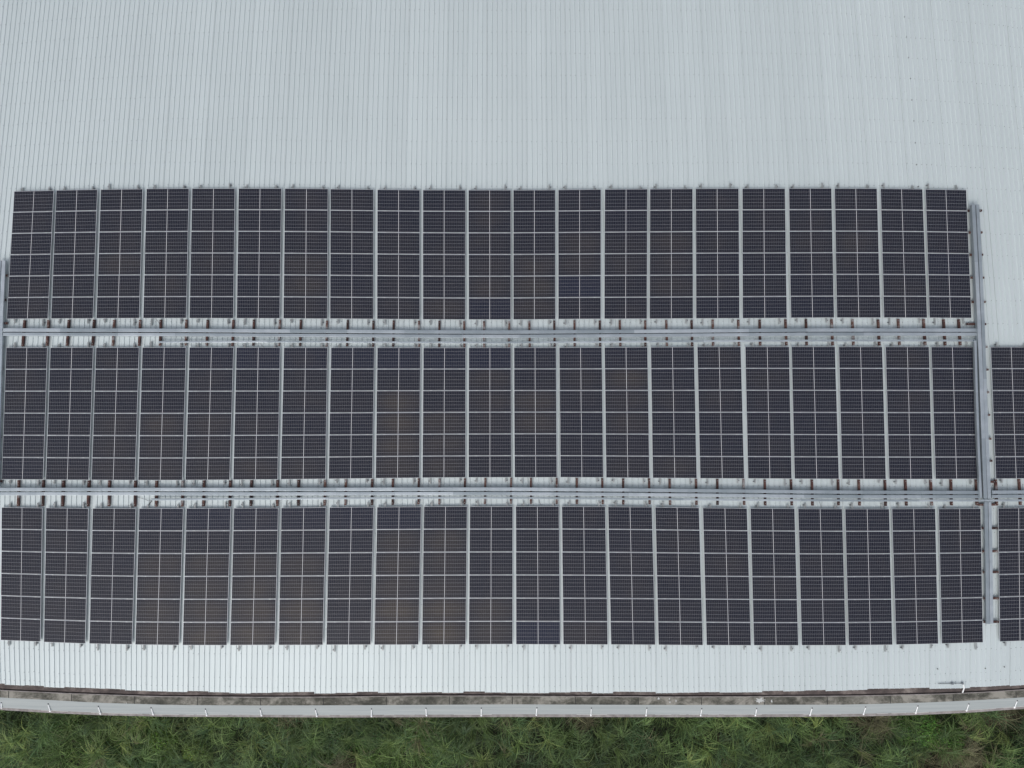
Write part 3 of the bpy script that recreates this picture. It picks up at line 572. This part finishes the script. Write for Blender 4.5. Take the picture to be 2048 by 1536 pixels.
# ------------------------------------------------------------------ cable trays
def tray(pts, h, width, label, depth=.09, seglen=2.95, group=None):
    P_ = [Vector((*p, h)) for p in pts]
    o = empty('cable_tray', ROOF @ Matrix.Translation(P_[0]))
    loc = [p - P_[0] for p in P_]
    w = width/2
    mb = MB()
    for p, q in zip(loc[:-1], loc[1:]):
        mb.prism([(-w+.004, -depth), (w-.004, -depth), (w-.004, -.004), (-w+.004, -.004)], p, q)
    link('tray_body', mb.mesh('tray_body', M_GALV), o)
    # lids in lengths along the run
    cum = [0.0]
    for p, q in zip(loc[:-1], loc[1:]): cum.append(cum[-1] + (q-p).length)
    T_ = cum[-1]; n = max(1, round(T_/seglen)); cuts = [T_*k/n for k in range(n+1)]
    def at_(s):
        return Vector([float(np.interp(s, cum, [p[k] for p in loc])) for k in range(3)])
    for k in range(n):
        a_, b_ = at_(cuts[k] + .004), at_(cuts[k+1] - .004)
        dz = Vector((0, 0, random.uniform(-.0015, .003)))
        mb = MB(); mb.prism([(-w, -.022), (w, -.022), (w, 0), (w*.8, .004), (-w*.8, .004), (-w, 0)], a_+dz, b_+dz)
        link('tray_lid', mb.mesh('tray_lid', M_GALV), o)
    tag(o, label, 'cable tray', group)
GT = 'galvanised cable trays on the roof'
H1, H2 = .25, .26
tray(TRAY_A1, H1, .180, 'long galvanised cable tray, upper of the pair below the top panel block', .2, group=GT)
tray(TRAY_A2, H1, .162, 'long galvanised cable tray, lower of the pair below the top panel block', .2, group=GT)
tray(TRAY_A3, .22, .095, 'narrow galvanised tray just above the middle panel block', .06, group=GT)
tray(TRAY_B1, H2, .165, 'long galvanised cable tray, upper of the pair below the middle panel block', .105, group=GT)
tray(TRAY_B2, H2, .165, 'long galvanised cable tray, lower of the pair below the middle panel block', .105, group=GT)
tray(TRAY_B3, H2, .100, 'narrow galvanised tray just above the bottom panel block', .09, group=GT)
tray(TRAY_B4, H2, .165, 'short galvanised tray at right edge, upper of the pair right of the upright trays', .105, group=GT)
tray(TRAY_B5, H2, .160, 'short galvanised tray at right edge, lower of the pair right of the upright trays', .105, group=GT)
tray(TRAY_C1, .36, .185, 'long upright cable tray near right edge, left one of the pair', .19, group=GT)
tray(TRAY_C2, .36, .165, 'long upright cable tray near right edge, right one of the pair', .19, group=GT)
tray(TRAY_C3, .36, .115, 'narrow upright tray beside the right end of the middle panel block', .15, group=GT)
tray(TRAY_D1, H1, .180, 'short upright cable tray beside the bottom panel block, left one of the pair', .1, group=GT)
tray(TRAY_D2, H1, .150, 'short upright cable tray beside the bottom panel block, right one of the pair', .1, group=GT)
tray(TRAY_E1, H1, .185, 'upright cable tray at left edge of the photo, outer one of the pair', .1, group=GT)
tray(TRAY_E2, H1, .185, 'upright cable tray at left edge of the photo, inner one of the pair', .1, group=GT)

# ------------------------------------------------------------------ loose conduit and wires
o = empty('roof_conduit', ROOF.copy()); tag(o, 'thin grey conduit with white bent pipe end over the gutter, lower right', 'conduit')
mb = MB(); mb.tube([(HOSE[0][0], HOSE[0][1], .05), (HOSE[1][0], HOSE[1][1], .05), (HOSE[2][0], HOSE[2][1], .05), (HOSE[2][0]+.05, HOSE[2][1]-.03, .05)], .016, 6); link('conduit', mb.mesh('conduit', M_SCREW), o)
for x, y in (HOSE[1], HOSE[2]):
    mb = MB(); mb.box(x-.05, x+.05, y-.045, y+.045, .031, .075); link('conduit_clip', mb.mesh('conduit_clip', M_SCREW), o)
mb = MB(); mb.tube([(HOSE[2][0]+.05, HOSE[2][1]-.03, .051), (HOSE[3][0], HOSE[3][1], .04), (HOSE[4][0], HOSE[4][1], .02), (HOSE[5][0], HOSE[5][1], -.12)], [.02, .024, .03, .036], 8); link('pipe_end', mb.mesh('pipe_end', M_PVC), o)
WL = ['thin black cable from the lower trays towards the narrow tray end', 'thick black cable dropping from the narrow tray end to a panel', 'thin cable under the right end of the narrow upper tray', 'thin cable hanging below the narrow lower tray, right of centre', 'thin cable below the narrow lower tray near centre', 'thin cable at the top of a rusty channel, upper left', 'thin curved cable above the middle block, left of centre', 'thin cable below the narrow lower tray, left of centre']
for pts, lb, r_ in zip(WIRE, WL, (.008, .02, .008, .008, .009, .009, .008, .010)):
    mb = MB(); mb.tube([(x, y, .05) for x, y in pts], r_, 6); tag(link('cable', mb.mesh('cable', M_DARK if r_ > .015 else M_WIRE), None, ROOF.copy()), lb, 'cable', 'loose cables on the roof')

# ------------------------------------------------------------------ ground and growth along the wall
mb = MB(); mb.face([(-300, -300, 0), (300, -300, 0), (300, 300, 0), (-300, 300, 0)]); tag(link('ground', mb.mesh('ground', M_SOIL)), kind='structure')
def field(x, y, s, seed):
    """Cheap smooth value noise in 2-D."""
    r_ = np.random.default_rng(seed); g = r_.random((64, 64)); X = (x*s) % 63; Y = (y*s) % 63
    i, j = X.astype(int), Y.astype(int); fx, fy = X-i, Y-j; fx = fx*fx*(3-2*fx); fy = fy*fy*(3-2*fy)
    return (g[i, j]*(1-fx)+g[(i+1) % 64, j]*fx)*(1-fy) + (g[i, (j+1) % 64]*(1-fx)+g[(i+1) % 64, (j+1) % 64]*fx)*fy
def blades(bx, by, bz, phi, L, el, droop, wid, col, seg=4):
    n = len(bx); V = np.zeros((n, seg+1, 2, 3), np.float32); px, py, pz = bx.copy(), by.copy(), bz.copy()
    sxx, syy = -np.sin(phi), np.cos(phi); e = el.copy()
    for k in range(seg+1):
        tt = k/seg; w = wid*(1-tt**1.6)*.5 + .0015
        V[:, k, 0] = np.stack([px-sxx*w, py-syy*w, pz], -1); V[:, k, 1] = np.stack([px+sxx*w, py+syy*w, pz], -1)
        px = px + np.cos(phi)*np.cos(e)*L/seg; py = py + np.sin(phi)*np.cos(e)*L/seg; pz = np.maximum(pz + np.sin(e)*L/seg, .03); e = e - droop/seg
        phi = phi + rng.normal(0, .07, n)
    b0 = np.arange(n)[:, None]*(seg+1)*2; F = []
    for k in range(seg): F.append(np.stack([b0[:, 0]+2*k, b0[:, 0]+2*k+1, b0[:, 0]+2*k+3, b0[:, 0]+2*k+2], -1))
    return V.reshape(-1, 3), np.concatenate(F), np.repeat(col, (seg+1)*2, 0)
def leafmesh(name, parts):
    Vs, Fs, Cs = [], [], []; n = 0
    for V, F, c in parts: Vs.append(V); Fs.append(F+n); Cs.append(c); n += len(V)
    me = npmesh(name, np.concatenate(Vs), np.concatenate(Fs), [M_GRASS], None, False); c = np.concatenate(Cs)
    a_ = me.attributes.new('Col', 'FLOAT_COLOR', 'POINT'); a_.data.foreach_set('color', np.concatenate([c, np.ones((len(c), 1))], 1).astype(np.float32).ravel()); return me
def tone(n, base, jit=.25):
    k = np.exp(rng.normal(0, jit, (n, 1))); return np.clip(np.array(base)[None]*k*np.exp(rng.normal(0, .08, (n, 3))), 0, 1)
YN, YF = -17.5, -26.0          # from the wall outwards
def spots(n):
    x = rng.uniform(-36, 36, n); y = YN - np.abs(rng.beta(1.1, 1.6, n))*(YN-YF); return x, y
# undergrowth mat
n = 60000; x, y = spots(n); dry = field(x+50, y+50, .35, 3); lush = field(x+90, y+30, .22, 5)
g = tone(n, (.045, .078, .022), .35); dr = tone(n, (.105, .085, .048), .35); br_ = tone(n, (.085, .165, .030), .3)
col = np.where((dry > .80)[:, None], dr, np.where((lush > .72)[:, None], br_, g))
col = col*(.45+1.0*field(x+70, y+60, .8, 21))[:, None]; h = field(x, y, .6, 9)*.5
parts = [blades(x, y, h*.4+.02, rng.uniform(0, 6.283, n), rng.uniform(.25, .75, n), rng.uniform(.2, 1.2, n), rng.uniform(.3, 1.5, n), rng.uniform(.012, .030, n), col, 3)]
tag(link('undergrowth', leafmesh('undergrowth', parts)), 'low dense undergrowth of green and dry stems along the wall', 'undergrowth', kind='stuff')
# tall arching grass in clumps
nc_ = 2100; cx, cy = spots(nc_); parts = []
dry = field(cx+50, cy+50, .35, 3); cnt = rng.integers(10, 34, nc_)
idx = np.repeat(np.arange(nc_), cnt); n = len(idx)
cl_phi = rng.uniform(0, 6.283, nc_); spread = rng.choice([.9, 3.14], nc_, p=[.45, .55])
bx = cx[idx] + rng.normal(0, .07, n); by = cy[idx] + rng.normal(0, .07, n); by = np.minimum(by, YN-.02)
phi = cl_phi[idx] + rng.uniform(-1, 1, n)*spread[idx]
hb = (rng.uniform(.15, 1.0, nc_) + .7*(rng.random(nc_) < .4))[idx]
cc = np.array([(.118, .190, .062), (.150, .225, .068), (.090, .160, .066), (.215, .275, .085), (.170, .165, .090)])
kind = rng.choice(5, nc_, p=[.36, .22, .30, .08, .04]); kind = np.where(dry > .84, 4, kind)
col = cc[kind[idx]]*np.exp(rng.normal(0, .30, (n, 1)))*((.62+.62*field(cx+70, cy+60, .8, 21))*(.6+.75*field(cx+40, cy+80, .33, 33)))[idx][:, None]
parts = [blades(bx, by, hb*.6, phi, rng.uniform(.5, 1.5, n), rng.uniform(.4, 1.15, n), rng.uniform(.5, 1.9, n), rng.uniform(.011, .028, n), col, 5)]
tag(link('tall_grass', leafmesh('tall_grass', parts)), 'tall arching grass in tangled clumps beyond the wall', 'grass', kind='stuff')
# leafy weeds: small broad leaves in rounded mounds
def weed(xc, yc, rad, hgt, n, base):
    r_ = rad*np.sqrt(rng.random(n)); a_ = rng.uniform(0, 6.283, n); x = xc+r_*np.cos(a_)*1.3; y = np.minimum(yc+r_*np.sin(a_), YN-.03)
    z = hgt*(1-(r_/rad)**2)*rng.uniform(.45, 1.0, n)+.1
    return blades(x, y, z, rng.uniform(0, 6.283, n), rng.uniform(.06, .16, n), rng.uniform(-.2, .8, n), rng.uniform(0, .8, n), rng.uniform(.04, .085, n), tone(n, base, .3), 2)
parts = []
for xc, yc, rad, hgt, n, base in [(-8.2, -19.7, 1.1, 1.0, 1500, (.045, .095, .028)), (-10.5, -20.0, 1.2, .9, 1400, (.040, .085, .028)), (-4.2, -19.9, 1.0, .9, 1100, (.050, .105, .026)), (-27, -19.4, .9, .8, 800, (.055, .12, .028)),
        (-20.5, -20.3, .8, 1.1, 900, (.11, .20, .030)), (-18.6, -20.8, .7, 1.0, 600, (.12, .185, .035)), (24.0, -19.6, 1.2, .9, 1700, (.085, .19, .032)), (25.6, -20.2, 1.0, .8, 900, (.09, .18, .035)), (-30, -20.6, 1.3, .7, 1000, (.04, .085, .04)), (-14, -21.5, 1.5, .7, 1000, (.04, .085, .035)), (30, -21.3, 1.3, .8, 1000, (.05, .11, .035)), (16, -21.7, 1.4, .7, 900, (.05, .11, .035))]:
    parts.append(weed(xc, yc, rad, hgt, n, base))
tag(link('leafy_weeds', leafmesh('leafy_weeds', parts)), 'leafy green weeds in low mounds between the grass', 'weeds', kind='stuff')
bpy.context.view_layer.update()
